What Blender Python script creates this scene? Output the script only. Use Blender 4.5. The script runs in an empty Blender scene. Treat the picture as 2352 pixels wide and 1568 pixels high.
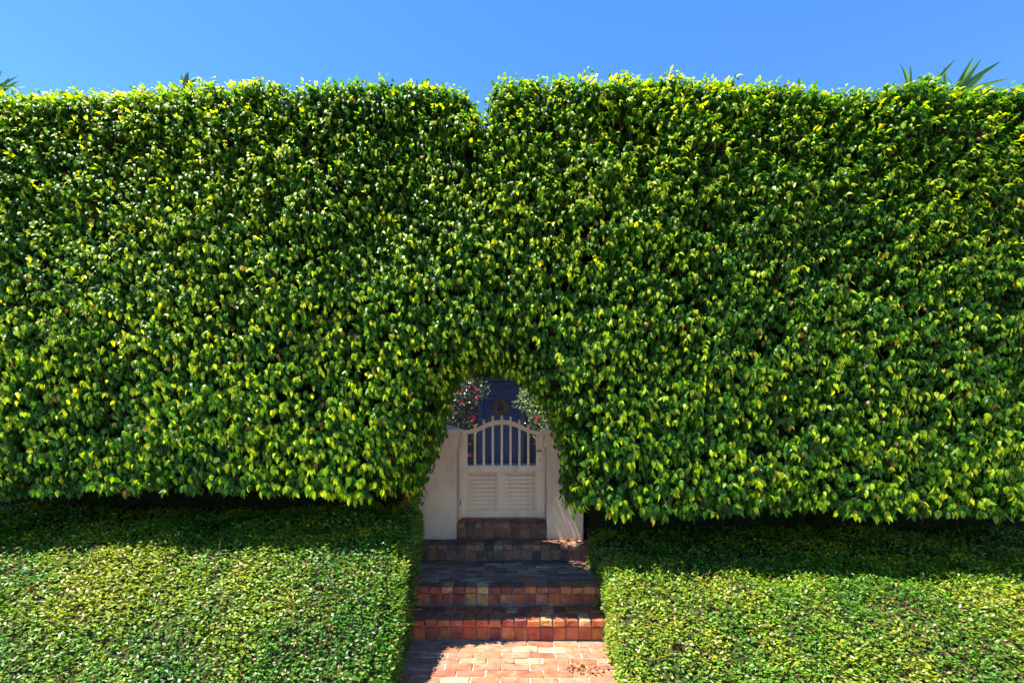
import bpy, math, random
import numpy as np
from mathutils import Vector, Matrix, Euler

scene = bpy.context.scene
R = math.radians
# ------------------------------------------------------------------ camera
FPX = 1180.0                      # focal length in pixels of a 2352 px wide picture
HY, EYE = 1002.6, 1.722           # horizon row, eye height
cam_d = bpy.data.cameras.new('camera')
cam = bpy.data.objects.new('camera', cam_d)
scene.collection.objects.link(cam)
cam.location = (0, 0, EYE)
cam.rotation_euler = (R(90), 0, 0)
cam_d.sensor_width = 36.0
cam_d.lens = 36.0 * FPX / 2352.0
cam_d.shift_y = (HY - 784.0) / 2352.0
cam_d.clip_start = 0.05
cam_d.clip_end = 2000.0
scene.camera = cam
# ------------------------------------------------------------------ sky, sun, exposure
TO_SUN = Vector((-0.36, -0.075, 0.93)).normalized()
world = bpy.data.worlds.new('World')
scene.world = world
world.use_nodes = True
wn = world.node_tree
for n in list(wn.nodes):
    wn.nodes.remove(n)
sky = wn.nodes.new('ShaderNodeTexSky')
sky.sky_type = 'NISHITA'
sky.sun_disc = False
sky.sun_elevation = math.asin(TO_SUN.z)
sky.sun_rotation = math.atan2(TO_SUN.x, TO_SUN.y)
sky.altitude = 0.0
sky.air_density = 1.0
sky.dust_density = 0.0
sky.ozone_density = 3.0
hs = wn.nodes.new('ShaderNodeHueSaturation')
hs.inputs['Saturation'].default_value = 1.27
hs.inputs['Hue'].default_value = 0.507
bg = wn.nodes.new('ShaderNodeBackground')
bg.inputs['Strength'].default_value = 0.113
wo = wn.nodes.new('ShaderNodeOutputWorld')
wn.links.new(sky.outputs[0], hs.inputs['Color'])
wn.links.new(hs.outputs[0], bg.inputs['Color'])
wn.links.new(bg.outputs[0], wo.inputs['Surface'])
sun_d = bpy.data.lights.new('sun', 'SUN')
sun_d.energy = 5.0
sun_d.angle = R(0.53)
sun_d.color = (1.0, 0.95, 0.86)
sun = bpy.data.objects.new('sun', sun_d)
scene.collection.objects.link(sun)
sun.location = (-6, -3, 15)
sun.rotation_euler = TO_SUN.to_track_quat('Z', 'Y').to_euler()
scene.view_settings.view_transform = 'Standard'
scene.view_settings.look = 'None'
scene.view_settings.exposure = 1.5
scene.view_settings.gamma = 1.0
scene.view_settings.use_curve_mapping = False

rng = np.random.default_rng(11)
random.seed(5)
col = scene.collection

# ------------------------------------------------------------------ object helpers
def tag(o, label=None, cat=None, group=None, kind=None):
    if label: o['label'] = label
    if cat: o['category'] = cat
    if group: o['group'] = group
    if kind: o['kind'] = kind
    return o

def empty(name, loc):
    o = bpy.data.objects.new(name, None)
    o.location = loc
    o.empty_display_size = 0.1
    col.objects.link(o)
    return o

def wpos(p):
    v = Vector(p.location)
    while p.parent:
        p = p.parent
        v = v + Vector(p.location)
    return v

def put(name, me, mat=None, parent=None, loc=(0, 0, 0)):
    """link a mesh object; loc is a world position, parents are never rotated"""
    o = bpy.data.objects.new(name, me)
    if mat is not None and len(me.materials) == 0:
        me.materials.append(mat)
    v = Vector(loc)
    if parent is not None:
        o.parent = parent
        v = v - wpos(parent)
    o.location = v
    col.objects.link(o)
    return o

class MB:
    def __init__(self):
        self.v = []; self.f = []
    def add(self, vs, fs):
        b = len(self.v)
        self.v += [tuple(p) for p in vs]
        self.f += [tuple(i + b for i in q) for q in fs]
        return self
    def box(self, x0, x1, y0, y1, z0, z1, c=0.0):
        if c <= 0:
            vs = [(x, y, z) for x in (x0, x1) for y in (y0, y1) for z in (z0, z1)]
            return self.add(vs, [(0, 1, 3, 2), (4, 6, 7, 5), (0, 4, 5, 1), (2, 3, 7, 6), (0, 2, 6, 4), (1, 5, 7, 3)])
        vs, fs = chamfer(x1 - x0, y1 - y0, z1 - z0, c)
        cx, cy, cz = (x0 + x1) / 2, (y0 + y1) / 2, (z0 + z1) / 2
        return self.add([(a + cx, b + cy, d + cz) for a, b, d in vs], fs)
    def prism(self, poly, y0, y1):
        """polygon of (x,z) extruded along y"""
        n = len(poly)
        vs = [(x, y0, z) for x, z in poly] + [(x, y1, z) for x, z in poly]
        fs = [tuple(range(n)), tuple(range(2 * n - 1, n - 1, -1))]
        fs += [(i, i + n, (i + 1) % n + n, (i + 1) % n) for i in range(n)]
        return self.add(vs, fs)
    def tube(self, pts, rad, n=7):
        pts = [Vector(p) for p in pts]
        vs = []; fs = []
        for i, p in enumerate(pts):
            d = (pts[min(i + 1, len(pts) - 1)] - pts[max(i - 1, 0)]).normalized()
            a = d.cross(Vector((0.31, 0.9, 0.2))).normalized(); b = d.cross(a)
            r = rad[i] if hasattr(rad, '__len__') else rad
            for k in range(n):
                t = 2 * math.pi * k / n
                vs.append(p + a * (r * math.cos(t)) + b * (r * math.sin(t)))
        for i in range(len(pts) - 1):
            for k in range(n):
                fs.append((i * n + k, i * n + (k + 1) % n, (i + 1) * n + (k + 1) % n, (i + 1) * n + k))
        fs.append(tuple(range(n - 1, -1, -1)))
        fs.append(tuple(range((len(pts) - 1) * n, len(pts) * n)))
        return self.add(vs, fs)
    def mesh(self, name, smooth=False, origin=(0, 0, 0)):
        me = bpy.data.meshes.new(name)
        ox, oy, oz = origin
        me.from_pydata([(a - ox, b - oy, c - oz) for a, b, c in self.v], [], self.f)
        me.validate()
        import bmesh
        bm = bmesh.new(); bm.from_mesh(me)
        bmesh.ops.recalc_face_normals(bm, faces=bm.faces)
        bm.to_mesh(me); bm.free()
        if smooth:
            me.polygons.foreach_set('use_smooth', [True] * len(me.polygons))
        return me
    def build(self, name, mat, parent=None, smooth=False):
        """mesh in world coordinates, its origin moved to the middle of its base"""
        a = np.array(self.v)
        o = ((a[:, 0].min() + a[:, 0].max()) / 2, (a[:, 1].min() + a[:, 1].max()) / 2, a[:, 2].min())
        return put(name, self.mesh(name, smooth, o), mat, parent, o)

def chamfer(sx, sy, sz, c):
    """box with cut edges and corners: 24 vertices, 44 triangles"""
    hx, hy, hz = sx / 2, sy / 2, sz / 2
    c = min(c, hx * .45, hy * .45, hz * .45)
    vs = []; idx = {}
    for i, sxn in enumerate((-1, 1)):
        for j, syn in enumerate((-1, 1)):
            for k, szn in enumerate((-1, 1)):
                for ax in range(3):
                    p = [sxn * (hx - c), syn * (hy - c), szn * (hz - c)]
                    p[ax] = (sxn * hx, syn * hy, szn * hz)[ax]
                    idx[(i, j, k, ax)] = len(vs); vs.append(tuple(p))
    fs = []
    for s in (0, 1):
        fs.append([idx[(s, 0, 0, 0)], idx[(s, 1, 0, 0)], idx[(s, 1, 1, 0)], idx[(s, 0, 1, 0)]])
        fs.append([idx[(0, s, 0, 1)], idx[(1, s, 0, 1)], idx[(1, s, 1, 1)], idx[(0, s, 1, 1)]])
        fs.append([idx[(0, 0, s, 2)], idx[(1, 0, s, 2)], idx[(1, 1, s, 2)], idx[(0, 1, s, 2)]])
    for a in (0, 1):
        for b in (0, 1):
            fs.append([idx[(0, a, b, 1)], idx[(1, a, b, 1)], idx[(1, a, b, 2)], idx[(0, a, b, 2)]])
            fs.append([idx[(a, 0, b, 0)], idx[(a, 1, b, 0)], idx[(a, 1, b, 2)], idx[(a, 0, b, 2)]])
            fs.append([idx[(a, b, 0, 0)], idx[(a, b, 1, 0)], idx[(a, b, 1, 1)], idx[(a, b, 0, 1)]])
            for k in (0, 1):
                fs.append([idx[(a, b, k, 0)], idx[(a, b, k, 1)], idx[(a, b, k, 2)]])
    return vs, fs

# ------------------------------------------------------------------ noise
def _hash(i, j, k, seed):
    h = (i * 374761393 + j * 668265263 + k * 2147483647 + seed * 974634777) & 0x7fffffff
    h = (h ^ (h >> 13)) * 1274126177 & 0x7fffffff
    h = (h ^ (h >> 16)) * 1911520717 & 0x7fffffff
    return (h & 0xffff) / 65535.0

def vnoise(x, y, z=None, seed=0):
    x = np.asarray(x, float); y = np.asarray(y, float)
    z = np.zeros_like(x) if z is None else np.asarray(z, float)
    x, y, z = np.broadcast_arrays(x, y, z)
    i, j, k = [np.floor(a).astype(np.int64) for a in (x, y, z)]
    u, v, w = x - i, y - j, z - k
    u, v, w = [a * a * (3 - 2 * a) for a in (u, v, w)]
    r = 0
    for a in (0, 1):
        for b in (0, 1):
            for c in (0, 1):
                r = r + _hash(i + a, j + b, k + c, seed) * (u if a else 1 - u) * (v if b else 1 - v) * (w if c else 1 - w)
    return r * 2 - 1

# ------------------------------------------------------------------ materials
def new_mat(name):
    m = bpy.data.materials.new(name); m.use_nodes = True
    nt = m.node_tree
    for n in list(nt.nodes): nt.nodes.remove(n)
    out = nt.nodes.new('ShaderNodeOutputMaterial')
    b = nt.nodes.new('ShaderNodeBsdfPrincipled')
    nt.links.new(b.outputs[0], out.inputs['Surface'])
    return m, nt, b, out

def N(nt, t, **kw):
    n = nt.nodes.new(t)
    for k, v in kw.items():
        if k in n.inputs: n.inputs[k].default_value = v
        else: setattr(n, k, v)
    return n

def leaf_mat(name, rough=0.36, trans=0.35, tcol=(1.9, 2.0, 0.5), spec=0.5):
    m, nt, b, out = new_mat(name)
    at = N(nt, 'ShaderNodeAttribute', attribute_name='leafcol')
    b.inputs['Roughness'].default_value = rough
    b.inputs['Specular IOR Level'].default_value = spec
    nt.links.new(at.outputs['Color'], b.inputs['Base Color'])
    mul = N(nt, 'ShaderNodeMix', data_type='RGBA', blend_type='MULTIPLY')
    mul.inputs[0].default_value = 1.0
    nt.links.new(at.outputs['Color'], mul.inputs[6])
    mul.inputs[7].default_value = (*tcol, 1)
    tr = N(nt, 'ShaderNodeBsdfTranslucent')
    nt.links.new(mul.outputs[2], tr.inputs['Color'])
    mx = N(nt, 'ShaderNodeMixShader'); mx.inputs[0].default_value = trans
    nt.links.new(b.outputs[0], mx.inputs[1]); nt.links.new(tr.outputs[0], mx.inputs[2])
    nt.links.new(mx.outputs[0], out.inputs['Surface'])
    return m

def rough_mat(name, c1, c2, scale=8.0, rough=0.8, bump=0.2, bscale=60.0, spec=0.3, detail=6.0, pos=(0.35, 0.65)):
    m, nt, b, out = new_mat(name)
    tc = N(nt, 'ShaderNodeTexCoord')
    n1 = N(nt, 'ShaderNodeTexNoise', Scale=scale, Detail=detail, Roughness=0.6)
    nt.links.new(tc.outputs['Object'], n1.inputs['Vector'])
    cr = N(nt, 'ShaderNodeValToRGB')
    cr.color_ramp.elements[0].position = pos[0]; cr.color_ramp.elements[1].position = pos[1]
    cr.color_ramp.elements[0].color = (*c1, 1); cr.color_ramp.elements[1].color = (*c2, 1)
    nt.links.new(n1.outputs['Fac'], cr.inputs['Fac'])
    nt.links.new(cr.outputs[0], b.inputs['Base Color'])
    b.inputs['Roughness'].default_value = rough
    b.inputs['Specular IOR Level'].default_value = spec
    if bump > 0:
        n2 = N(nt, 'ShaderNodeTexNoise', Scale=bscale, Detail=5.0)
        nt.links.new(tc.outputs['Object'], n2.inputs['Vector'])
        bp = N(nt, 'ShaderNodeBump', Strength=bump, Distance=0.01)
        nt.links.new(n2.outputs['Fac'], bp.inputs['Height'])
        nt.links.new(bp.outputs[0], b.inputs['Normal'])
    return m

def brick_mat():
    """fired clay: each brick takes its own colour, then soot, lime bloom and pits"""
    m, nt, b, out = new_mat('old_brick')
    oi = N(nt, 'ShaderNodeObjectInfo')
    tc = N(nt, 'ShaderNodeTexCoord')
    add = N(nt, 'ShaderNodeVectorMath', operation='ADD')
    mulr = N(nt, 'ShaderNodeMath', operation='MULTIPLY'); mulr.inputs[1].default_value = 37.0
    nt.links.new(oi.outputs['Random'], mulr.inputs[0])
    nt.links.new(tc.outputs['Object'], add.inputs[0]); nt.links.new(mulr.outputs[0], add.inputs[1])
    n1 = N(nt, 'ShaderNodeTexNoise', Scale=11.0, Detail=7.0, Roughness=0.65)
    n2 = N(nt, 'ShaderNodeTexNoise', Scale=26.0, Detail=5.0, Roughness=0.7)
    n3 = N(nt, 'ShaderNodeTexNoise', Scale=150.0, Detail=3.0)
    n4 = N(nt, 'ShaderNodeTexNoise', Scale=5.0, Detail=5.0, Roughness=0.6)
    for n in (n1, n2, n3, n4): nt.links.new(add.outputs[0], n.inputs['Vector'])
    def ramp(src, a, b_, p0, p1):
        r = N(nt, 'ShaderNodeValToRGB')
        r.color_ramp.elements[0].position = p0; r.color_ramp.elements[1].position = p1
        r.color_ramp.elements[0].color = (a, a, a, 1); r.color_ramp.elements[1].color = (b_, b_, b_, 1)
        nt.links.new(src, r.inputs['Fac']); return r
    v1 = ramp(n1.outputs['Fac'], 0.5, 1.3, 0.32, 0.68)
    mA = N(nt, 'ShaderNodeMix', data_type='RGBA', blend_type='MULTIPLY'); mA.inputs[0].default_value = 1
    nt.links.new(oi.outputs['Color'], mA.inputs[6]); nt.links.new(v1.outputs[0], mA.inputs[7])
    soot = ramp(n2.outputs['Fac'], 0.0, 0.8, 0.57, 0.70)
    mB = N(nt, 'ShaderNodeMix', data_type='RGBA'); mB.inputs[7].default_value = (0.045, 0.03, 0.025, 1)
    nt.links.new(soot.outputs[0], mB.inputs[0]); nt.links.new(mA.outputs[2], mB.inputs[6])
    lime = ramp(n4.outputs['Fac'], 0.0, 0.5, 0.62, 0.76)
    mC = N(nt, 'ShaderNodeMix', data_type='RGBA'); mC.inputs[7].default_value = (0.42, 0.36, 0.30, 1)
    nt.links.new(lime.outputs[0], mC.inputs[0]); nt.links.new(mB.outputs[2], mC.inputs[6])
    nt.links.new(mC.outputs[2], b.inputs['Base Color'])
    b.inputs['Roughness'].default_value = 0.75
    b.inputs['Specular IOR Level'].default_value = 0.35
    ad = N(nt, 'ShaderNodeMath', operation='ADD')
    nt.links.new(n2.outputs['Fac'], ad.inputs[0]); nt.links.new(n3.outputs['Fac'], ad.inputs[1])
    bp = N(nt, 'ShaderNodeBump', Strength=0.45, Distance=0.006)
    nt.links.new(ad.outputs[0], bp.inputs['Height']); nt.links.new(bp.outputs[0], b.inputs['Normal'])
    return m

def paint_mat(name, c, dirt, rough=0.5, amount=0.35, scale=7.0):
    """gloss or masonry paint with grime in soft shapes"""
    m, nt, b, out = new_mat(name)
    tc = N(nt, 'ShaderNodeTexCoord')
    mp = N(nt, 'ShaderNodeMapping'); mp.inputs['Scale'].default_value = (1, 1, 0.45)
    nt.links.new(tc.outputs['Object'], mp.inputs['Vector'])
    n1 = N(nt, 'ShaderNodeTexNoise', Scale=scale, Detail=7.0, Roughness=0.62)
    nt.links.new(mp.outputs[0], n1.inputs['Vector'])
    cr = N(nt, 'ShaderNodeValToRGB')
    cr.color_ramp.elements[0].position = 0.45; cr.color_ramp.elements[1].position = 0.75
    cr.color_ramp.elements[0].color = (0, 0, 0, 1); cr.color_ramp.elements[1].color = (amount, amount, amount, 1)
    nt.links.new(n1.outputs['Fac'], cr.inputs['Fac'])
    mx = N(nt, 'ShaderNodeMix', data_type='RGBA')
    mx.inputs[6].default_value = (*c, 1); mx.inputs[7].default_value = (*dirt, 1)
    nt.links.new(cr.outputs[0], mx.inputs[0]); nt.links.new(mx.outputs[2], b.inputs['Base Color'])
    b.inputs['Roughness'].default_value = rough
    n2 = N(nt, 'ShaderNodeTexNoise', Scale=90.0, Detail=4.0)
    nt.links.new(tc.outputs['Object'], n2.inputs['Vector'])
    bp = N(nt, 'ShaderNodeBump', Strength=0.2, Distance=0.005)
    nt.links.new(n2.outputs['Fac'], bp.inputs['Height']); nt.links.new(bp.outputs[0], b.inputs['Normal'])
    return m

M_FIG = leaf_mat('fig_leaf', 0.38, 0.46, (2.5, 2.15, 0.2), 0.27)
M_LOW = leaf_mat('shrub_leaf', 0.42, 0.34, (1.5, 1.6, 0.3), 0.55)
M_BUSH = leaf_mat('variegated_leaf', 0.4, 0.3, (1.2, 1.2, 0.8), 0.5)
M_PALM = leaf_mat('palm_leaf', 0.35, 0.25, (1.6, 1.7, 0.5), 0.5)
M_DEAD = leaf_mat('dry_leaf', 0.7, 0.2, (1.3, 1.1, 0.7), 0.2)
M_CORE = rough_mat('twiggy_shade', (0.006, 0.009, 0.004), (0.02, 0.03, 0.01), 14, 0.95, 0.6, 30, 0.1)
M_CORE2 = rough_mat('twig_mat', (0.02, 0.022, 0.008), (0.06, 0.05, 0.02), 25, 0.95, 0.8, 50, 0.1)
M_BARK = rough_mat('bark', (0.05, 0.042, 0.035), (0.13, 0.11, 0.09), 12, 0.9, 0.7, 40, 0.2)
M_TWIG = rough_mat('twig_bark', (0.10, 0.06, 0.03), (0.22, 0.13, 0.07), 20, 0.8, 0.2, 60, 0.3)
M_SOIL = rough_mat('mulch_soil', (0.03, 0.022, 0.015), (0.09, 0.065, 0.045), 9, 0.95, 0.8, 45, 0.1)
M_BRICK = brick_mat()
M_JOINT = rough_mat('sandy_mortar', (0.20, 0.18, 0.155), (0.44, 0.40, 0.35), 6, 0.95, 0.5, 120, 0.2)
M_JOINT_OLD = rough_mat('dirty_mortar', (0.12, 0.105, 0.09), (0.30, 0.27, 0.24), 5, 0.95, 0.5, 120, 0.2)
M_CONC = rough_mat('pale_concrete', (0.48, 0.44, 0.39), (0.62, 0.58, 0.52), 3, 0.9, 0.3, 90, 0.2)
M_ASPH = rough_mat('worn_asphalt', (0.09, 0.09, 0.09), (0.16, 0.155, 0.15), 8, 0.9, 0.4, 150, 0.2)
M_STUC = paint_mat('beige_stucco', (0.80, 0.63, 0.47), (0.40, 0.32, 0.24), 0.85, 0.6, 4.0)
M_GATE = paint_mat('cream_gloss_paint', (0.86, 0.69, 0.52), (0.30, 0.24, 0.19), 0.38, 0.4, 9.0)
M_NAVY = paint_mat('navy_door_paint', (0.038, 0.052, 0.11), (0.025, 0.03, 0.055), 0.3, 0.4, 4.0)
M_HOUSE = paint_mat('dark_porch_wall', (0.06, 0.035, 0.032), (0.03, 0.02, 0.02), 0.8, 0.5, 4.0)
M_METAL = paint_mat('tarnished_metal', (0.18, 0.16, 0.14), (0.08, 0.05, 0.03), 0.4, 0.6, 30.0)
M_METAL.node_tree.nodes['Principled BSDF'].inputs['Metallic'].default_value = 0.8
M_WREATH = rough_mat('dry_vine', (0.09, 0.045, 0.025), (0.28, 0.16, 0.09), 30, 0.8, 0.2, 80, 0.2)
M_RED = leaf_mat('red_petal', 0.5, 0.35, (1.4, 0.8, 0.9), 0.3)
M_ROOF = rough_mat('roof_tile', (0.12, 0.07, 0.05), (0.22, 0.13, 0.09), 6, 0.8, 0.3, 30, 0.2)

# ------------------------------------------------------------------ leaf meshes
def unit(a):
    return a / np.maximum(np.linalg.norm(a, axis=-1, keepdims=True), 1e-9)

# (u along the leaf, v across) : pointed oval with a drip tip
T_FIG_V = np.array([(0, 0), (.20, -.40), (.20, 0), (.20, .40), (.46, -.5), (.46, 0), (.46, .5), (.74, -.20), (.74, 0), (.74, .20), (1, 0)])
T_FIG_F = np.array([(0, 1, 2), (0, 2, 3), (1, 4, 5), (1, 5, 2), (2, 5, 6), (2, 6, 3), (4, 7, 8), (4, 8, 5), (5, 8, 9), (5, 9, 6), (7, 10, 8), (8, 10, 9)])
T_LITE_V = np.array([(0, 0), (.25, -.46), (.25, 0), (.25, .46), (.58, -.37), (.60, 0), (.58, .37), (1, 0)])
T_LITE_F = np.array([(0, 1, 2), (0, 2, 3), (1, 4, 5), (1, 5, 2), (2, 5, 6), (2, 6, 3), (4, 7, 5), (5, 7, 6)])
T_SMALL_V = np.array([(0, 0), (.48, -.5), (.48, 0), (.48, .5), (1, 0)])
T_SMALL_F = np.array([(0, 1, 2), (0, 2, 3), (1, 4, 2), (2, 4, 3)])
T_BLADE_V = np.array([(0, -.25), (0, .25), (.35, -.5), (.35, 0), (.35, .5), (.7, -.36), (.7, 0), (.7, .36), (1, 0)])
T_BLADE_F = np.array([(0, 2, 3), (0, 3, 1), (1, 3, 4), (2, 5, 6), (2, 6, 3), (3, 6, 7), (3, 7, 4), (5, 8, 6), (6, 8, 7)])

def leaf_verts(P, A, Nn, L, W, curl, fold, TV):
    A = unit(A)
    Nn = unit(Nn - A * np.sum(A * Nn, axis=1, keepdims=True))
    B = np.cross(A, Nn)
    u = TV[:, 0]; v = TV[:, 1]
    uu = u[None, :, None]; vv = v[None, :, None]
    cu = curl[:, None, None]
    # arc bend: the leaf turns away from its normal along its length
    ang = cu * uu
    s = np.where(np.abs(ang) < 1e-4, uu, np.sin(ang) / np.where(np.abs(cu) < 1e-4, 1, cu))
    d = np.where(np.abs(ang) < 1e-4, 0, (1 - np.cos(ang)) / np.where(np.abs(cu) < 1e-4, 1, cu))
    Lx = L[:, None, None]; Wx = W[:, None, None]
    h = np.abs(vv) * fold[:, None, None] * Wx
    V = P[:, None, :] + A[:, None, :] * (s * Lx) - Nn[:, None, :] * (d * Lx) + B[:, None, :] * (vv * Wx) + Nn[:, None, :] * h
    return V

def tri_mesh(name, V, F, C=None, smooth=True):
    V = np.ascontiguousarray(V, np.float32); F = np.ascontiguousarray(F, np.int32)
    me = bpy.data.meshes.new(name)
    me.vertices.add(len(V)); me.vertices.foreach_set('co', V.ravel())
    nf = len(F)
    me.loops.add(nf * 3); me.loops.foreach_set('vertex_index', F.ravel())
    me.polygons.add(nf)
    me.polygons.foreach_set('loop_start', np.arange(0, nf * 3, 3, dtype=np.int32))
    me.polygons.foreach_set('loop_total', np.full(nf, 3, np.int32))
    me.update(calc_edges=True)
    me.polygons.foreach_set('use_smooth', np.full(nf, smooth))
    if C is not None:
        at = me.attributes.new('leafcol', 'FLOAT_COLOR', 'POINT')
        C4 = np.ones((len(V), 4), np.float32); C4[:, :3] = C
        at.data.foreach_set('color', C4.ravel())
    return me

def leaves_mesh(name, P, A, Nn, L, W, curl, fold, C, TV, TF, origin=(0, 0, 0)):
    V = leaf_verts(P - np.array(origin)[None], A, Nn, L, W, curl, fold, TV)
    n, m, _ = V.shape
    F = (TF[None] + (np.arange(n) * m)[:, None, None]).reshape(-1, 3)
    Cv = np.repeat(C[:, None, :], m, axis=1).reshape(-1, 3)
    return tri_mesh(name, V.reshape(-1, 3), F, Cv)

def sticks_mesh(name, P0, P1, r, origin=(0, 0, 0)):
    """thin three-sided twigs between point pairs"""
    o = np.array(origin)[None]
    P0 = P0 - o; P1 = P1 - o
    d = unit(P1 - P0)
    a = unit(np.cross(d, np.array([[.3, .2, .93]]))); b = np.cross(d, a)
    V = []
    for P, rr in ((P0, r), (P1, r * .55)):
        for k in range(3):
            t = 2 * math.pi * k / 3
            V.append(P + (a * math.cos(t) + b * math.sin(t)) * rr[:, None])
    V = np.stack(V, 1)
    F = np.array([(0, 1, 4), (0, 4, 3), (1, 2, 5), (1, 5, 4), (2, 0, 3), (2, 3, 5)])
    n = len(P0)
    return tri_mesh(name, V.reshape(-1, 3), (F[None] + (np.arange(n) * 6)[:, None, None]).reshape(-1, 3), None)

def px(x, y, Y):
    """a point at depth Y standing behind picture position x,y of the 2352 px picture: used once to measure the place"""
    s = FPX / Y
    return Vector(((x - 1176.0) / s, Y, EYE - (y - HY) / s))

# ================================================================== GROUND
b = MB()
XE = 300.0
prof = [(-300, -.02), (6.12, -.02), (6.12, .69), (300, .69)]
vs = [(x, y, z) for y, z in prof for x in (-XE, XE)]
b.add(vs, [(0, 1, 3, 2), (2, 3, 5, 4), (4, 5, 7, 6)])
g = b.build('ground', M_SOIL); tag(g, kind='structure')
b = MB(); b.box(-40, 40, -1.6, 2.18, -.10, -.004)  # unseen pale paving, added to bounce sunlight onto gate and hedge
g = b.build('bounce_pavement', M_CONC); tag(g, kind='structure')
b = MB(); b.box(-40, 40, -9.0, -1.75, -.14, -.10 + .09)
g = b.build('road', M_ASPH); tag(g, kind='structure')
b = MB(); b.box(-.62, .37, 6.60, 13.3, .60, .712)
g = b.build('courtyard_floor', M_JOINT); tag(g, kind='structure')

# ================================================================== BRICK PATH AND STEPS
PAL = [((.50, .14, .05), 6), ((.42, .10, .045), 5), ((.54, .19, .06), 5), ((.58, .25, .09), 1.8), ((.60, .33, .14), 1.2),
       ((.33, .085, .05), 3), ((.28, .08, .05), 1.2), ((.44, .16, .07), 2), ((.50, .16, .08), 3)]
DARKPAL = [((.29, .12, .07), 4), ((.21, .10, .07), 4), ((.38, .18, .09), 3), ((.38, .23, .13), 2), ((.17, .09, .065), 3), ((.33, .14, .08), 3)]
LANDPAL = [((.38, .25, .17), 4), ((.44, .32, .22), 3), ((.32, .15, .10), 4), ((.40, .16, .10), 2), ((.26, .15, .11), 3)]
PATHPAL = [((.40, .16, .085), 6), ((.37, .125, .065), 5), ((.44, .20, .105), 5), ((.48, .29, .17), 3.5), ((.30, .09, .055), 2), ((.42, .18, .11), 4)]
def pick(pal):
    r = random.random() * sum(w for _, w in pal)
    for c, w in pal:
        r -= w
        if r <= 0: break
    j = random.uniform(.85, 1.15)
    return (min(c[0] * j, 1), min(c[1] * j * random.uniform(.92, 1.08), 1), min(c[2] * j, 1), 1)
_bm = {}
def brick_mesh(dx, dy, dz):
    key = (round(dx, 3), round(dy, 3), round(dz, 3))
    if key not in _bm:
        L = []
        for k in range(6):
            vs, fs = chamfer(dx, dy, dz, random.uniform(.004, .008))
            cj = {}
            out = []
            for p in vs:
                q = tuple(1 if c > 0 else 0 for c in p)
                if q not in cj: cj[q] = [random.uniform(-.0045, .0045) for _ in range(3)]
                out.append([p[i] + cj[q][i] + random.uniform(-.0012, .0012) for i in range(3)])
            m = MB(); m.add(out, fs)
            L.append(m.mesh('brick', False)); L[-1].materials.append(M_BRICK)
        _bm[key] = L
    return random.choice(_bm[key])
def brick(parent, x0, x1, y0, y1, z0, z1, pal):
    dx = round((x1 - x0) / .005) * .005
    o = put('brick', brick_mesh(dx, y1 - y0, z1 - z0), None, parent, ((x0 + x1) / 2, (y0 + y1) / 2 + random.uniform(-.002, .002), (z0 + z1) / 2 + random.uniform(-.003, .002)))
    o.rotation_euler = (R(random.uniform(-.8, .8)), R(random.uniform(-.6, .6)), R(random.uniform(-.8, .8)))
    o.color = pick(pal)
    return o

XL, XR = -1.10, 1.02
J = .009
def header_row(parent, y0, y1, z0, z1, pitch, x_joint, xl, xr, pal=PAL):
    k0 = math.floor((xl - x_joint) / pitch)
    x = x_joint + k0 * pitch
    while x < xr - .02:
        a, c = max(x + J / 2, xl), min(x + pitch - J / 2, xr)
        if c - a > .03: brick(parent, a, c, y0 + J / 2, y1 - J / 2, z0, z1, pal)
        x += pitch
def stretcher_row(parent, y0, y1, z0, z1, x_joint, xl, xr, pal=PAL, length=.212):
    k0 = math.floor((xl - x_joint) / length)
    x = x_joint + k0 * length
    while x < xr - .02:
        j = random.uniform(-.006, .006)
        a, c = max(x + J / 2, xl), min(x + length - J / 2, xr)
        if c - a > .03: brick(parent, a, c, y0 + J / 2, y1 - J / 2, z0, z1, pal)
        x += length

Y1, Y2, Y3, YG = 4.34, 4.685, 5.676, 6.0
Z1, Z2, Z3, ZG = .180, .355, .530, .715
path = MB().box(XL - .02, XR + .02, 2.2, Y1 + .03, -.09, -.010).build('brick_path', M_JOINT)
tag(path, kind='structure')
y = Y1 - .004; r = 0
while y > 2.3:
    stretcher_row(path, y - .1065, y, -.06, 0.0, (.02 if r % 2 else .126) + random.uniform(-.02, .02), XL, XR, PATHPAL)
    y -= .1065; r += 1

steps = empty('brick_steps', (0, Y1, 0))
tag(steps, 'old red brick steps climbing between clipped low hedges to the cream gate', 'steps')
prof = [(Y1 + .016, -.05), (Y1 + .016, Z1 - .009), (Y2 + .016, Z1 - .009), (Y2 + .016, Z2 - .009), (Y3 + .016, Z2 - .009), (Y3 + .016, Z3 - .009), (YG + .02, Z3 - .009), (YG + .02, -.05)]
n = len(prof)
b = MB()
b.add([(XL - .01, y, z) for y, z in prof] + [(XR + .01, y, z) for y, z in prof],
      [tuple(range(n)), tuple(range(2 * n - 1, n - 1, -1))] + [(i, (i + 1) % n, (i + 1) % n + n, i + n) for i in range(n)])
b.build('mortar_bed', M_JOINT_OLD, steps)
MB().box(-.64, .395, YG + .02, 6.58, .3, ZG - .012).build('mortar_bed', M_JOINT_OLD, steps)
def flight(yf, ztop, zbase, pitch, xj, xl, xr, back, pal=PAL):
    nose = .057
    header_row(steps, yf - .020, yf + .178, ztop - nose, ztop, pitch, xj, xl, xr, pal)
    header_row(steps, yf + .003, yf + .060, zbase + .004, ztop - nose - .010, pitch, xj + random.uniform(-.004, .004), xl, xr, pal)
    if back > .3: header_row(steps, yf + .178, min(yf + .345, back + yf + .012), ztop - .06, ztop, pitch, xj + .03, xl, xr)
flight(Y1, Z1, 0.0, .1086, -.1975, XL, XR, Y2 - Y1)
flight(Y2, Z2, Z1, .1086, -.213, XL, XR, 0)
y = Y2 + .178; r = 0
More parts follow.
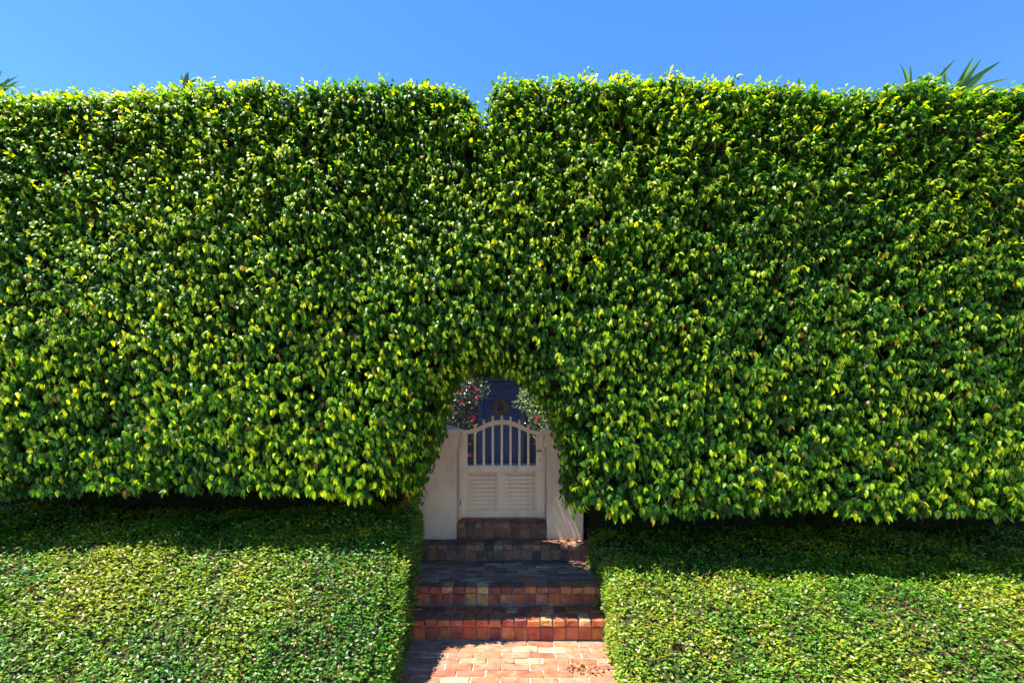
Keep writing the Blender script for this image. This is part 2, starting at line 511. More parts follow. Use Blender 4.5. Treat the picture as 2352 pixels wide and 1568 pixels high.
while y < Y3 - .05:
    stretcher_row(steps, y, min(y + .1035, Y3 + .02), Z2 - .06, Z2, (.03 if r % 2 else .135) + random.uniform(-.02, .02), XL, XR, LANDPAL)
    y += .1035; r += 1
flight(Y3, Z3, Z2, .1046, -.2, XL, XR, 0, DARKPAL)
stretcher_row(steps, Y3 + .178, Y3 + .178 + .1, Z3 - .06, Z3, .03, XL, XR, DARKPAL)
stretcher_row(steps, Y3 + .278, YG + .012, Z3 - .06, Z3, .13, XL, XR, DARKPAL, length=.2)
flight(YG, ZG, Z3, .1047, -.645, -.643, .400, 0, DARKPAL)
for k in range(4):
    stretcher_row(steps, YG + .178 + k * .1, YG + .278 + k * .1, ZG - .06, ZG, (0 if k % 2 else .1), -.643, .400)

# ================================================================== GATE PILLARS
for side in (0, 1):
    x0, x1 = ((-1.10, -.648) if side == 0 else (.405, .835))
    inner = 1 if side == 0 else -1
    lab = ('beige stucco gate pillar with peaked cap at the gate\'s hinge side' if side == 0 else
           'beige stucco gate pillar with peaked cap at the gate\'s latch side')
    root = empty('gate_pillar', ((x0 + x1) / 2, 6.22, .0))
    tag(root, lab, 'pillar', 'pillars flanking the garden gate')
    MB().box(x0, x1, 6.0, 6.44, -.02, 1.602, .006).build('shaft', M_STUC, root)
    MB().box(x0 - .024, x1 + .024, 5.975, 6.465, 1.598, 1.735, .006).build('collar', M_STUC, root)
    a0, a1, b0, b1 = x0 - .045, x1 + .045, 5.945, 6.495
    cx, cy = (a0 + a1) / 2, (b0 + b1) / 2
    MB().add([(a0, b0, 1.735), (a1, b0, 1.735), (a1, b1, 1.735), (a0, b1, 1.735), (a0, b0, 1.81), (a1, b0, 1.81), (a1, b1, 1.81), (a0, b1, 1.81), (cx, cy, 1.895)],
             [(0, 1, 2, 3), (0, 1, 5, 4), (1, 2, 6, 5), (2, 3, 7, 6), (3, 0, 4, 7), (4, 5, 8), (5, 6, 8), (6, 7, 8), (7, 4, 8)]).build('cap', M_STUC, root)
    xi = x1 if side == 0 else x0
    xa, xb = sorted((xi + inner * .002, xi + inner * .024))
    MB().box(xa, xb, 6.27, 6.36, .716, 1.596, .003).build('jamb', M_GATE, root)

# ================================================================== GARDEN GATE (depth 6.30)
YGT = 6.30
def gx(v): return ((1000 + v / 3.734) * .9408 - 1176.0) / (FPX / YGT)
def gz(v): return EYE - ((880 + v / 3.734) * .9408 - HY) / (FPX / YGT)
gate = empty('garden_gate', (gx(841), YGT, gz(1425)))
tag(gate, 'cream painted wooden garden gate with arched top, pickets and louvred panels', 'gate')
YF, YB = YGT - .022, YGT + .022
xl0, xl1, xr0, xr1 = gx(470), gx(527), gx(1153), gx(1214)
zb_, zmid0, zmid1 = gz(1425), gz(1015), gz(956)
top_out = [(470, 634), (500, 634), (530, 632), (560, 627), (590, 618), (620, 606), (650, 592), (680, 577), (710, 564), (740, 554), (775, 546), (810, 541), (841, 540),
           (872, 541), (907, 546), (942, 555), (972, 565), (1002, 578), (1032, 594), (1062, 610), (1092, 624), (1122, 634), (1152, 641), (1182, 644), (1214, 645)]
top_in = [(527, 671), (560, 663), (590, 655), (620, 645), (650, 633), (680, 619), (710, 606), (740, 596), (775, 587), (810, 582), (841, 581),
          (872, 582), (907, 587), (942, 597), (972, 607), (1002, 620), (1032, 634), (1062, 648), (1092, 659), (1122, 667), (1153, 673)]
def zi(v, pts): return np.interp(v, [p[0] for p in pts], [p[1] for p in pts])
MB().box(xl0, xl1, YF, YB, zb_, gz(674), .003).build('stile', M_GATE, gate)
MB().box(xr0, xr1, YF, YB, zb_, gz(677), .003).build('stile', M_GATE, gate)
b = MB()
poly = [(gx(a), gz(c)) for a, c in top_out] + [(gx(1214), gz(675.5))] + [(gx(a), gz(c)) for a, c in reversed(top_in)] + [(gx(470), gz(672.5))]
# strip faces between outer and inner curves so that the long arch stays clean
xs = sorted(set([470, 500, 527] + list(range(540, 1153, 12)) + [1153, 1182, 1214]))
outer = [(gx(v), gz(zi(v, top_out))) for v in xs]
inn = []
for v in xs:
    inn.append((gx(v), gz(672.5) if v < 527 else gz(675.5) if v > 1153 else gz(zi(v, top_in))))
nn = len(xs); vs = []
for yy in (YF - .002, YB + .002):
    vs += [(x, yy, z) for x, z in outer] + [(x, yy, z) for x, z in inn]
fs = []
for i in range(nn - 1):
    fs += [(i, i + 1, nn + i + 1, nn + i), (2 * nn + i, 3 * nn + i, 3 * nn + i + 1, 2 * nn + i + 1),
           (i, 2 * nn + i, 2 * nn + i + 1, i + 1), (nn + i, nn + i + 1, 3 * nn + i + 1, 3 * nn + i)]
fs += [(0, nn, 3 * nn, 2 * nn), (nn - 1, 3 * nn - 1, 4 * nn - 1, 2 * nn - 1)]
b.add(vs, fs).build('top_rail', M_GATE, gate)
MB().box(xl1 + .001, xr0 - .001, YF + .001, YB - .001, zmid0, zmid1, .003).build('lock_rail', M_GATE, gate)
MB().box(xl1 + .001, xr0 - .001, YF + .001, YB - .001, zb_ + .001, gz(1364), .003).build('bottom_rail', M_GATE, gate)
MB().box(gx(804), gx(869), YF + .002, YB - .002, gz(1364) + .001, zmid0 - .001, .003).build('muntin', M_GATE, gate)
for xv, tv in zip((597, 678, 759, 841, 920, 1001, 1081), (580, 535, 503, 497, 508, 538, 586)):
    w = .0138; cx = gx(xv); zt_ = gz(tv)
    poly = [(cx - w, zmid1 - .006), (cx + w, zmid1 - .006)]
    poly += [(cx + w * math.cos(t), zt_ - w * 1.25 + w * 1.25 * math.sin(t)) for t in np.linspace(0, math.pi, 9)]
    MB().prism(poly, YF - .008, YF + .016).build('picket', M_GATE, gate)
for a0, a1 in ((527, 804), (869, 1153)):
    x0, x1 = gx(a0) + .012, gx(a1) - .012
    ztop, zlow = zmid0 - .010, gz(1364) + .010
    # sticking moulding round the panel
    for (p, q, r_, s_) in ((gx(a0) + .0005, x0, zlow - .0095, ztop + .0095), (x1, gx(a1) - .0005, zlow - .0095, ztop + .0095)):
        MB().box(p, q, YF + .006, YB - .006, r_, s_, .003).build('bead', M_GATE, gate)
    for (r_, s_) in ((ztop, ztop + .0095), (zlow - .0095, zlow)):
        MB().box(x0 + .0005, x1 - .0005, YF + .006, YB - .006, r_, s_, .003).build('bead', M_GATE, gate)
    ns = 9; pitch = (ztop - zlow) / ns
    for k in range(ns):
        z0 = zlow + k * pitch
        poly = [(YF + .008, z0 - .004), (YF + .014, z0 - .006), (YB - .006, z0 + pitch * .98), (YB - .012, z0 + pitch * 1.02)]
        poly = [(YF + .001, z0 + .007), (YF + .001, z0 + .001), (YF + .006, z0 - .001), (YB - .002, z0 + pitch * .80), (YB - .006, z0 + pitch * .95)]
        m = MB(); L_ = len(poly)
        m.add([(x0 + .001, a, min(c, ztop - .001)) for a, c in poly] + [(x1 - .001, a, min(c, ztop - .001)) for a, c in poly],
              [tuple(range(L_)), tuple(range(2 * L_ - 1, L_ - 1, -1))] + [(i, (i + 1) % L_, (i + 1) % L_ + L_, i + L_) for i in range(L_)])
        m.build('louvre_slat', M_GATE, gate)
hx, hz = gx(1188), gz(822)
h = MB(); h.tube([(hx, YF - .001, hz), (hx, YF - .035, hz)], .009, 8)
h.tube([(hx + .012, YF - .035, hz - .001), (hx - .02, YF - .037, hz + .002), (hx - .05, YF - .035, hz + .003)], [.008, .007, .005], 8)
h.build('lever_handle', M_METAL, gate, True)
kp = MB(); kx, kz = gx(1190), gz(900)
kp.prism([(kx + .008 * math.cos(t), kz + .018 * math.sin(t)) for t in np.linspace(0, 2 * math.pi, 13)[:-1]], YF - .004, YF + .001)
kp.build('keyhole_plate', M_METAL, gate)
for hzv in (760, 1290):
    hh = MB(); hh.tube([(xl0 - .006, YF - .004, gz(hzv) - .04), (xl0 - .006, YF - .004, gz(hzv) + .04)], .006, 8)
    hh.build('hinge', M_METAL, gate, True)

# ================================================================== TALL HEDGE
S_T = FPX / 4.46; S_B = FPX / 4.0
top_px = [(-600, 200), (0, 202), (150, 203), (330, 197), (480, 194), (600, 188), (700, 192), (870, 190), (985, 188), (1040, 188), (1066, 194), (1084, 212), (1094, 245), (1101, 285), (1109, 285),
          (1114, 250), (1122, 214), (1132, 186), (1146, 172), (1185, 164), (1250, 178), (1350, 172), (1480, 167), (1600, 170), (1750, 178), (1830, 184), (1930, 198), (2050, 194), (2200, 190), (2352, 199), (2900, 195)]
bot_px = [(-600, 1142), (0, 1140), (200, 1132), (400, 1122), (600, 1132), (800, 1138), (1020, 1140), (1240, 1182), (1400, 1182), (1600, 1182), (1800, 1176), (2000, 1184), (2200, 1176), (2352, 1182), (2900, 1182)]
TX = np.array([(p[0] - 1176) / S_T for p in top_px]); TZ = np.array([EYE - (p[1] - 3 - HY) / S_T for p in top_px])
BX = np.array([(p[0] - 1176) / S_B for p in bot_px]); BZ = np.array([EYE - (p[1] - HY) / S_B for p in bot_px])
OPEN = np.array([(-.93, .80), (-.86, .95), (-.83, 1.166), (-.79, 1.38), (-.675, 1.615), (-.625, 1.79), (-.58, 2.06), (-.48, 2.25), (-.277, 2.33), (.0156, 2.28), (.19, 2.11),
                 (.33, 1.92), (.385, 1.73), (.43, 1.42), (.475, 1.185), (.54, 1.0), (.62, .80)])
def zt(x): return np.interp(x, TX, TZ) + .028 * vnoise(np.asarray(x, float) * 3.1, 0.5, seed=71) + .022 * vnoise(np.asarray(x, float) * 9.0, 0.5, seed=72)
def zb(x): return np.interp(x, BX, BZ) + .030 * vnoise(np.asarray(x, float) * 1.7, 0.5, seed=73) + .024 * vnoise(np.asarray(x, float) * 6.0, 0.5, seed=74)
_t = np.linspace(0, len(OPEN) - 1, 90)
OP = np.stack([np.interp(_t, np.arange(len(OPEN)), OPEN[:, 0]), np.interp(_t, np.arange(len(OPEN)), OPEN[:, 1])], 1)
def d_open(x, z):
    """signed distance to the arched opening, positive inside the hedge"""
    x = np.asarray(x, float); z = np.asarray(z, float)
    shp = x.shape; x = x.ravel(); z = z.ravel()
    d = np.empty(len(x))
    for i in range(0, len(x), 40000):
        dx = x[i:i + 40000, None] - OP[None, :, 0]; dz = z[i:i + 40000, None] - OP[None, :, 1]
        d[i:i + 40000] = np.sqrt((dx * dx + dz * dz).min(1))
    inside = (x > OPEN[0, 0]) & (x < OPEN[-1, 0]) & (z < np.interp(x, OPEN[:, 0], OPEN[:, 1]))
    return np.where(inside, -d, d).reshape(shp)
def yface(x, z):
    d = np.maximum(d_open(x, z), 0)
    t = np.clip((z - (zt(x) - .22)) / .22, 0, 1.3)
    return (4.01 + .11 * (z - 1.1) + .035 * vnoise(x * .8, z * .8, seed=1) + .03 * vnoise(x * 2.6, z * 3.2, seed=2) + .045 * vnoise(x * 5, z * 9, seed=7)
            + .45 * np.exp(-d / .15) + .14 * t * t)
def flare(x, y, z):
    k = 1 + .24 * np.maximum(y - 4.6, 0)
    return -.14 + (x + .14) / k, 1.6 + (z - 1.6) / k
def yback(x): return np.where(np.abs(x - .2) < 1.0, 6.15, 6.35)

hedge = empty('tall_hedge', (0, 5.2, 0))
tag(hedge, 'tall clipped fig hedge with dense glossy leaves and an arched opening over the gate', 'hedge')

# --- shoots on the front face, lip, top
def shoots_front(n, x0, x1):
    x = rng.uniform(x0, x1, n); z = rng.uniform(.9, 5.0, n)
    ok = (z > zb(x) + .02) & (z < zt(x) - .01) & (d_open(x, z) > .015)
    x = x[ok]; z = z[ok]
    dens = .62 + .28 * vnoise(x * 3.2, z * 4.6, seed=3) + .45 * vnoise(x * 7, z * 11, seed=4)
    ok = dens > rng.uniform(-.22, .68, len(x))
    x = x[ok]; z = z[ok]
    e = .03
    y = yface(x, z)
    nx = (yface(x + e, z) - yface(x - e, z)) / (2 * e); nz = (yface(x, z + e) - yface(x, z - e)) / (2 * e)
    n_ = unit(np.stack([nx, -np.ones_like(nx), nz], 1))
    dep = .02 + .19 * rng.beta(1.1, 1.6, len(x))
    p = np.stack([x, y, z], 1) - n_ * dep[:, None]
    return p, n_, dep
P_, N_, D_ = shoots_front(50000, -4.75, 4.75)
Pa, Na, Da = shoots_front(2200, -6.0, -4.75)
Pb, Nb, Db = shoots_front(2200, 4.75, 6.0)
x = rng.uniform(-4.8, 4.8, 3600); z = zt(x) - rng.uniform(.03, .26, 3600)
Pr = np.stack([x, yface(x, z) + rng.uniform(.03, .34, 3600), z], 1); Nr = unit(np.stack([rng.normal(0, .2, 3600), np.full(3600, -1.0), rng.uniform(.1, .7, 3600)], 1))
Pb = np.concatenate([Pb, Pr]); Nb = np.concatenate([Nb, Nr]); Db = np.concatenate([Db, np.full(3600, .08)])
# top
nt_ = 4200
x = rng.uniform(-6, 6, nt_); y = 4.52 + rng.beta(1, 2.2, nt_) * 1.8
z = zt(x) + .05 * vnoise(x * 2, y * 2, seed=9) - rng.uniform(.05, .2, nt_)
Pt = np.stack([x, y, z], 1); Nt = unit(np.stack([rng.normal(0, .3, nt_), rng.normal(-.25, .3, nt_), np.ones(nt_)], 1)); Dt = rng.uniform(.05, .2, nt_)
# lining of the arch
nl = 3600
t = rng.uniform(2, len(OPEN) - 3, nl); yy = rng.uniform(4.5, 6.0, nl)
ox = np.interp(t, np.arange(len(OPEN)), OPEN[:, 0]); oz = np.interp(t, np.arange(len(OPEN)), OPEN[:, 1])
k = 1 + .24 * np.maximum(yy - 4.6, 0)
ox = -.14 + (ox + .14) * k; oz = 1.6 + (oz - 1.6) * k
nn_ = unit(np.stack([-.14 - ox, np.full(nl, -.5), 1.5 - oz], 1))
Dl = rng.uniform(.03, .2, nl)
Pl = np.stack([ox, yy, oz], 1) - nn_ * (Dl + .05)[:, None]
# back: sparse, it only throws shade
nb_ = 1500
x = rng.uniform(-6, 6, nb_); z = rng.uniform(1.3, 4.8, nb_)
ok = (d_open(*flare(x, np.full(nb_, 6.2), z)) > .1) & (z < zt(x))
x = x[ok]; z = z[ok]
Pk = np.stack([x, yback(x) + rng.uniform(-.15, .1, len(x)), z], 1); Nk = unit(np.stack([rng.normal(0, .3, len(x)), np.ones(len(x)), rng.normal(.2, .3, len(x))], 1)); Dk = np.full(len(x), .1)
SP = np.concatenate([P_, Pa, Pb, Pt, Pl, Pk]); SN = np.concatenate([N_, Na, Nb, Nt, Nl, Nk]) if False else np.concatenate([P_ * 0 + N_, Na, Nb, Nt, nn_, Nk])
SD = np.concatenate([D_, Da, Db, Dt, Dl, Dk])
ns = len(SP)
hz_ = np.clip((SP[:, 2] - 1.1) / 3.6, 0, 1)
up = np.array([[0, 0, 1.0]])
SU = unit(SN + up * (rng.uniform(-.2, .45, ns) + .35 * hz_)[:, None] + rng.normal(0, .28, (ns, 3)))
SL = rng.uniform(.06, .13, ns)
NL = 5
tt = (np.arange(NL) + .5) / NL
idx = np.repeat(np.arange(ns), NL)
tk = np.tile(tt, ns) + rng.uniform(-.08, .08, ns * NL)
sgn = np.tile(np.where(np.arange(NL) % 2, 1, -1), ns)
base = SP[idx] + SU[idx] * (SL[idx] * tk)[:, None] - up * (.03 * tk ** 2)[:, None]
side = unit(np.cross(SU[idx], np.array([[0, 0, 1.0]])))
hh_ = hz_[idx]
nl_ = len(base)
hang = 1 - np.clip((hh_ - .35) / .55, 0, 1)          # lower leaves hang, upper ones arch outwards
A = (SN[idx] * (rng.uniform(.10, .40, nl_) + .55 * (1 - hang))[:, None] + side * (sgn * rng.uniform(.0, .55, nl_))[:, None]
     - up * (rng.uniform(.7, 1.2, nl_) - .62 * (1 - hang))[:, None] + rng.normal(0, .24, (nl_, 3)))
A = unit(A)
Nn = SN[idx] * (rng.uniform(.6, 1.1, nl_) - .35 * (1 - hang))[:, None] + up * (rng.uniform(.25, .7, nl_) + .45 * (1 - hang))[:, None] + side * (sgn * rng.normal(.12, .38, nl_))[:, None] + rng.normal(0, .24, (nl_, 3))
prot = yface(base[:, 0], base[:, 2]) - base[:, 1]
prot = np.where(base[:, 2] > zt(base[:, 0]) - .08, .015, prot)
out_ = np.clip((prot + .02) / .09, 0, 1)
Nn = Nn + up * (.45 * out_ * rng.uniform(0, 1, nl_))[:, None]
size = np.interp(hh_, [0, .2, .5, .8, 1], [.066, .060, .053, .053, .057]) * rng.uniform(.72, 1.18, nl_) * (1 - .25 * np.clip(tk - .75, 0, 1))
Wd = size * rng.uniform(.42, .56, nl_)
curl = np.clip(rng.normal(.8, .4, nl_), -.2, 1.8) * (.8 + .75 * (1 - hang))
fold = rng.uniform(.12, .5, nl_)
# colours: shaded mature inside, mid, sunlit new growth outside, a few yellow or brown
u = rng.uniform(0, 1, nl_)
young_lit = np.clip(.12 * tk + 1.05 * out_ + .16 * hh_ + rng.normal(-.20, .25, nl_) + .22 * vnoise(base[:, 0] * .8, base[:, 2] * .8, seed=21), 0, 1)[:, None]   # sunlight painted on: outer new growth yellowed, inner leaves darkened
c_old_shade = np.array([.024, .096, .005]); c_mid = np.array([.072, .205, .005]); c_new_lit = np.array([.38, .48, .007])
C = np.where(young_lit < .5, c_old_shade + (c_mid - c_old_shade) * young_lit * 2, c_mid + (c_new_lit - c_mid) * (young_lit * 2 - 1))
C = C * rng.uniform(.8, 1.2, nl_)[:, None] * np.stack([rng.uniform(.85, 1.2, nl_), np.ones(nl_), rng.uniform(.7, 1.4, nl_)], 1)
sel = u < .007; C[sel] = np.array([.42, .33, .03]) * rng.uniform(.7, 1.1, sel.sum())[:, None]
sel = (u > .012) & (u < .022); C[sel] = np.array([.24, .10, .03]) * rng.uniform(.5, 1.2, sel.sum())[:, None]
keep = (base[:, 2] > zb(base[:, 0]) - .03) | (d_open(base[:, 0], base[:, 2]) < .1)
# the 300 leaves that show largest become leaves of their own
depth_ok = keep & (base[:, 1] < 4.5) & (np.abs(base[:, 0]) < 4.0) & (tk > .7)
score = np.where(depth_ok, size * (1 + rng.uniform(0, .25, nl_)) - (base[:, 1] - yface(base[:, 0], base[:, 2])) * .25, -9)
big = np.argsort(-score)[:300]
keep2 = keep.copy(); keep2[big] = False
me = leaves_mesh('foliage', base[keep2], A[keep2], Nn[keep2], size[keep2], Wd[keep2], curl[keep2], fold[keep2], C[keep2], T_LITE_V, T_LITE_F, (0, 5.2, 0))
tag(put('foliage', me, M_FIG, hedge, (0, 5.2, 0)), kind='stuff')
z3 = np.zeros((1, 3))
leaf_kinds = []
for q in range(10):
    cc = np.array([[(.03, .11, .005), (.045, .14, .005), (.06, .18, .005), (.09, .22, .006), (.14, .27, .007)][q % 5]])
    m_ = leaves_mesh('leaf', z3, np.array([[1.0, 0, 0]]), np.array([[0, 0, 1.0]]), np.array([1.0]), np.array([rng.uniform(.44, .54)]), np.array([rng.uniform(.5, 1.5)]), np.array([rng.uniform(.15, .4)]), cc, T_FIG_V, T_FIG_F)
    m_.materials.append(M_FIG); leaf_kinds.append(m_)
for i in big:
    o = put('leaf', leaf_kinds[int(rng.integers(0, 10))], None, hedge, base[i])
    a = Vector(A[i]).normalized(); n_ = Vector(Nn[i]); n_ = (n_ - a * a.dot(n_)).normalized(); bb = n_.cross(a)
    o.rotation_euler = Matrix((a, bb, n_)).transposed().to_euler()
    s_ = float(size[i]); o.scale = (s_, s_, s_)
# shoot stems
ks = rng.uniform(0, 1, ns) < .55
me = sticks_mesh('shoot_stems', SP[ks] - SU[ks] * .06, SP[ks] + SU[ks] * SL[ks][:, None] - up * .02, np.full(ks.sum(), .0019), (0, 5.2, 0))
tag(put('shoot_stems', me, M_TWIG, hedge, (0, 5.2, 0)), kind='stuff')

# --- solid dark twig core, blocks light and paints the inner shade: voxel skin pulled out of true
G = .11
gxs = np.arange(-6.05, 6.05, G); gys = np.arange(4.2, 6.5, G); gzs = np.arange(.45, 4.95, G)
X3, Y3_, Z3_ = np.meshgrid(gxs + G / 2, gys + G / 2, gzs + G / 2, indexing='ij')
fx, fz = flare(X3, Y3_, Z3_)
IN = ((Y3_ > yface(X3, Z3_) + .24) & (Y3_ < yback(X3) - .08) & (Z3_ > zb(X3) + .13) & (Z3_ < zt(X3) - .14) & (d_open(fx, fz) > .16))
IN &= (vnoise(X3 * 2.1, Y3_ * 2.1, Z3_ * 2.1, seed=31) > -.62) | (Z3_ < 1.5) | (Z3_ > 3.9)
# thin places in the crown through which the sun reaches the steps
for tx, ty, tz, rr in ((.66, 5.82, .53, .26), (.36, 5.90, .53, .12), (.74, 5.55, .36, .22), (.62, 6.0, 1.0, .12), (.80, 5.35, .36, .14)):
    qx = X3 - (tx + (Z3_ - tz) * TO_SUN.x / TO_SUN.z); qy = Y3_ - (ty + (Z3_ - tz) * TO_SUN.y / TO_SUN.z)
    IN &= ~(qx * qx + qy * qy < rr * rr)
IN |= (Y3_ > 5.75) & (Y3_ < 6.3) & (Z3_ > .5) & (Z3_ < 1.8) & ((X3 < -1.17) | (X3 > .84))  # dark filler added under the hedge as shade, blocks light from behind
def voxel_mesh(IN, ox, oy, oz, G, jit, origin):
    V = {}; vs = []; fs = []
    pad = np.pad(IN, 1)
    dirs = [((1, 0, 0), [(1, 0, 0), (1, 1, 0), (1, 1, 1), (1, 0, 1)]), ((-1, 0, 0), [(0, 0, 0), (0, 0, 1), (0, 1, 1), (0, 1, 0)]),
            ((0, 1, 0), [(0, 1, 0), (0, 1, 1), (1, 1, 1), (1, 1, 0)]), ((0, -1, 0), [(0, 0, 0), (1, 0, 0), (1, 0, 1), (0, 0, 1)]),
            ((0, 0, 1), [(0, 0, 1), (1, 0, 1), (1, 1, 1), (0, 1, 1)]), ((0, 0, -1), [(0, 0, 0), (0, 1, 0), (1, 1, 0), (1, 0, 0)])]
    nx, ny, nz = IN.shape
    for (dx, dy, dz), cs in dirs:
        nb = pad[1 + dx:1 + dx + nx, 1 + dy:1 + dy + ny, 1 + dz:1 + dz + nz]
        for i, j, k in np.argwhere(IN & ~nb):
            f = []
            for a, b_, c in cs:
                key = (i + a, j + b_, k + c)
                if key not in V:
                    V[key] = len(vs)
                    r = random.uniform
                    vs.append((ox + key[0] * G + r(-jit, jit) - origin[0], oy + key[1] * G + r(-jit, jit) - origin[1], oz + key[2] * G + r(-jit, jit) - origin[2]))
                f.append(V[key])
            fs.append(f)
    me = bpy.data.meshes.new('dark_twig_core'); me.from_pydata(vs, [], fs)
    me.polygons.foreach_set('use_smooth', [True] * len(fs))
    return me
put('dark_twig_core', voxel_mesh(IN, gxs[0], gys[0], gzs[0], G, .045, (0, 5.2, 0)), M_CORE, hedge, (0, 5.2, 0))
for k, xt in enumerate(np.arange(-5.6, 5.8, .62)):
    if -1.95 < xt < 1.6: continue
    xt += random.uniform(-.15, .15); yt = 5.85 + random.uniform(-.1, .1)
    b = MB()
    b.tube([(xt, yt, -.05), (xt + random.uniform(-.05, .05), yt + .03, .6), (xt + random.uniform(-.1, .1), yt, 1.3), (xt + random.uniform(-.15, .15), yt, 2.2)], [.06, .05, .045, .03], 8)
    for q in range(3):
        a = random.uniform(0, 6.3)
        b.tube([(xt, yt, .75 + .15 * q), (xt + .2 * math.cos(a), yt + .2 * math.sin(a), 1.15 + .1 * q), (xt + .4 * math.cos(a), yt + .35 * math.sin(a), 1.6 + .1 * q)], [.025, .02, .012], 6)
    b.build('trunk', M_BARK, hedge, True)
# stray sprouts above the clipped top
for xp, yp, hgt in ((1353, 152, .10), (600, 182, .05), (1160, 165, .06)):
    p = px(xp, yp, 4.55); q0 = p - Vector((random.uniform(-.02, .03), 0, hgt + .12))
    b = MB().tube([q0, (q0 + p) / 2 + Vector((.008, 0, 0)), p], [.003, .0025, .0015], 5)
    sp = b.build('sprout', M_TWIG, hedge, True)
    for q in range(3):
        lf = put('leaf', leaf_kinds[(q * 3 + 4) % 10], None, sp, p - Vector((0, 0, .03 * q)))
        lf.rotation_euler = (random.uniform(-.5, .5), random.uniform(-.2, .6), random.uniform(0, 6.2)); s_ = .05 - .006 * q; lf.scale = (s_, s_, s_)

# ================================================================== LOW HEDGES
def low_hedge(side):
    sg = -1 if side == 0 else 1
    htop = .93 if side == 0 else .655
    ys = np.array([3.02, 3.1, 3.25, 3.45, 3.7, 3.95, 4.2, 4.6, 6.0])
    hs_ = np.array([0, .09, .23, .42, .63, .81, .92, .955, .97]) if side == 0 else np.array([0, .07, .18, .33, .475, .58, .645, .67, .70])
    ex = np.array([3.0, 3.6, 4.2, 4.7, 5.4, 6.0])
    ee = np.array([-.75, -.79, -.84, -.88, -.95, -1.04]) if side == 0 else np.array([.70, .735, .765, .775, .82, .90])
    def edge(y): return np.interp(y, ex, ee)
    def H(x, y):
        h = np.interp(y, ys, hs_) + .035 * vnoise(x * 1.3, y * 1.6, seed=41 + side) + .018 * vnoise(x * 4, y * 4, seed=43 + side)
        h = h + .03 * vnoise(x * .55, y * .2, seed=45 + side)
        d = (x - edge(y)) * sg
        r = .24 if side == 0 else .18
        roll = np.where(d < r, r - np.sqrt(np.maximum(r * r - (r - np.clip(d, 0, r)) ** 2, 0)), 0)
        return np.maximum(h - roll, .02)
    lab = ('low clipped shrub hedge, taller of the pair, on the gate\'s hinge side' if side == 0 else
           'low clipped shrub hedge, shorter of the pair, on the gate\'s latch side')
    xo = -2.6 if side == 0 else 2.6
    org = (xo, 4.4, 0)
    root = empty('low_hedge', org)
    tag(root, lab, 'hedge', 'low hedges beside the brick path')
    # twig mat below the leaves
    nx, ny = 90, 60
    u_ = np.linspace(0, 1, nx) ** 1.5; v_ = np.linspace(3.06, 6.0, ny)
    UU, VV = np.meshgrid(u_, v_, indexing='ij')
    XX = (edge(VV) + sg * .035) + (sg * 5.9 - edge(VV)) * UU
    ZZ = np.maximum(H(XX, VV) - .05 + .02 * vnoise(XX * 14, VV * 14, seed=47), .0)
    ZZ[0, :] = np.minimum(ZZ[0, :], ZZ[1, :] - .02)
    V = np.stack([XX - xo, VV - 4.4, ZZ], 2).reshape(-1, 3)
    SK = np.stack([XX[0] - xo + sg * .03, VV[0] - 4.4, np.full(ny, -.02)], 1)
    F = []
    for i in range(nx - 1):
        for j in range(ny - 1):
            a, b_, c, d = i * ny + j, (i + 1) * ny + j, (i + 1) * ny + j + 1, i * ny + j + 1
            F += [(a, b_, c), (a, c, d)]
    o_ = nx * ny
    for j in range(ny - 1):
        F += [(o_ + j, j, j + 1), (o_ + j, j + 1, o_ + j + 1)]
    put('dark_twig_core', tri_mesh('dark_twig_core', np.concatenate([V, SK]), np.array(F)), M_CORE2, root, org)
    # leaf points on the top and slope
    def pts(n, y0, y1, xfar):
        x = edge((y0 + y1) / 2) + sg * rng.uniform(-.02, 1, n) * xfar
        y = rng.uniform(y0, y1, n)
        ok = (x - edge(y)) * sg > 0
        x = x[ok]; y = y[ok]
        e = .03
        hx = (H(x + e, y) - H(x - e, y)) / (2 * e); hy = (H(x, y + e) - H(x, y - e)) / (2 * e)
        hx = np.clip(hx, -3, 3)
        w = np.sqrt(1 + hx * hx + hy * hy)
        ok = rng.uniform(0, 3.0, len(x)) < w
        x = x[ok]; y = y[ok]; hx = hx[ok]; hy = hy[ok]
        return np.stack([x, y, H(x, y)], 1), unit(np.stack([-hx, -hy, np.ones_like(hx)], 1))
    p1, n1 = pts(80000, 3.05, 4.45, 4.1)
    p2, n2 = pts(40000, 4.4, 6.0, 4.6)
    p4, n4 = pts(2500, 3.05, 4.45, 5.0)
    # upright side along the path
    n = 9000
    y = rng.uniform(3.1, 6.0, n); fr = rng.uniform(0, 1, n); x = edge(y)
    zz = fr * (np.interp(y, ys, hs_) - .08)
    p3 = np.stack([x + sg * .02 + .03 * vnoise(y * 5, zz * 5, seed=49), y, zz], 1); n3 = unit(np.stack([np.full(n, -sg * 1.0), rng.normal(0, .2, n), np.full(n, .25)], 1))
    p = np.concatenate([p1, p2, p3, p4]); nr = np.concatenate([n1, n2, n3, n4])
    K = 2
    seek = np.repeat(np.concatenate([np.zeros(len(p1)), np.ones(len(p2)), np.zeros(len(p3) + len(p4))]), K)   # leaves below the tall hedge turn to the light
    p = np.repeat(p, K, 0); nr = np.repeat(nr, K, 0); n = len(p)
    dn = vnoise(p[:, 0] * 6, p[:, 1] * 6, p[:, 2] * 6, seed=51)
    off = rng.uniform(-.075, .014, n) + .02 * dn
    p = p + nr * off[:, None] + rng.normal(0, .008, (n, 3))
    az = rng.uniform(0, 2 * np.pi, n)
    A = np.stack([np.cos(az), np.sin(az), np.zeros(n)], 1) + nr * rng.uniform(-.1, .75, n)[:, None] + up * rng.uniform(-.2, .35, n)[:, None]
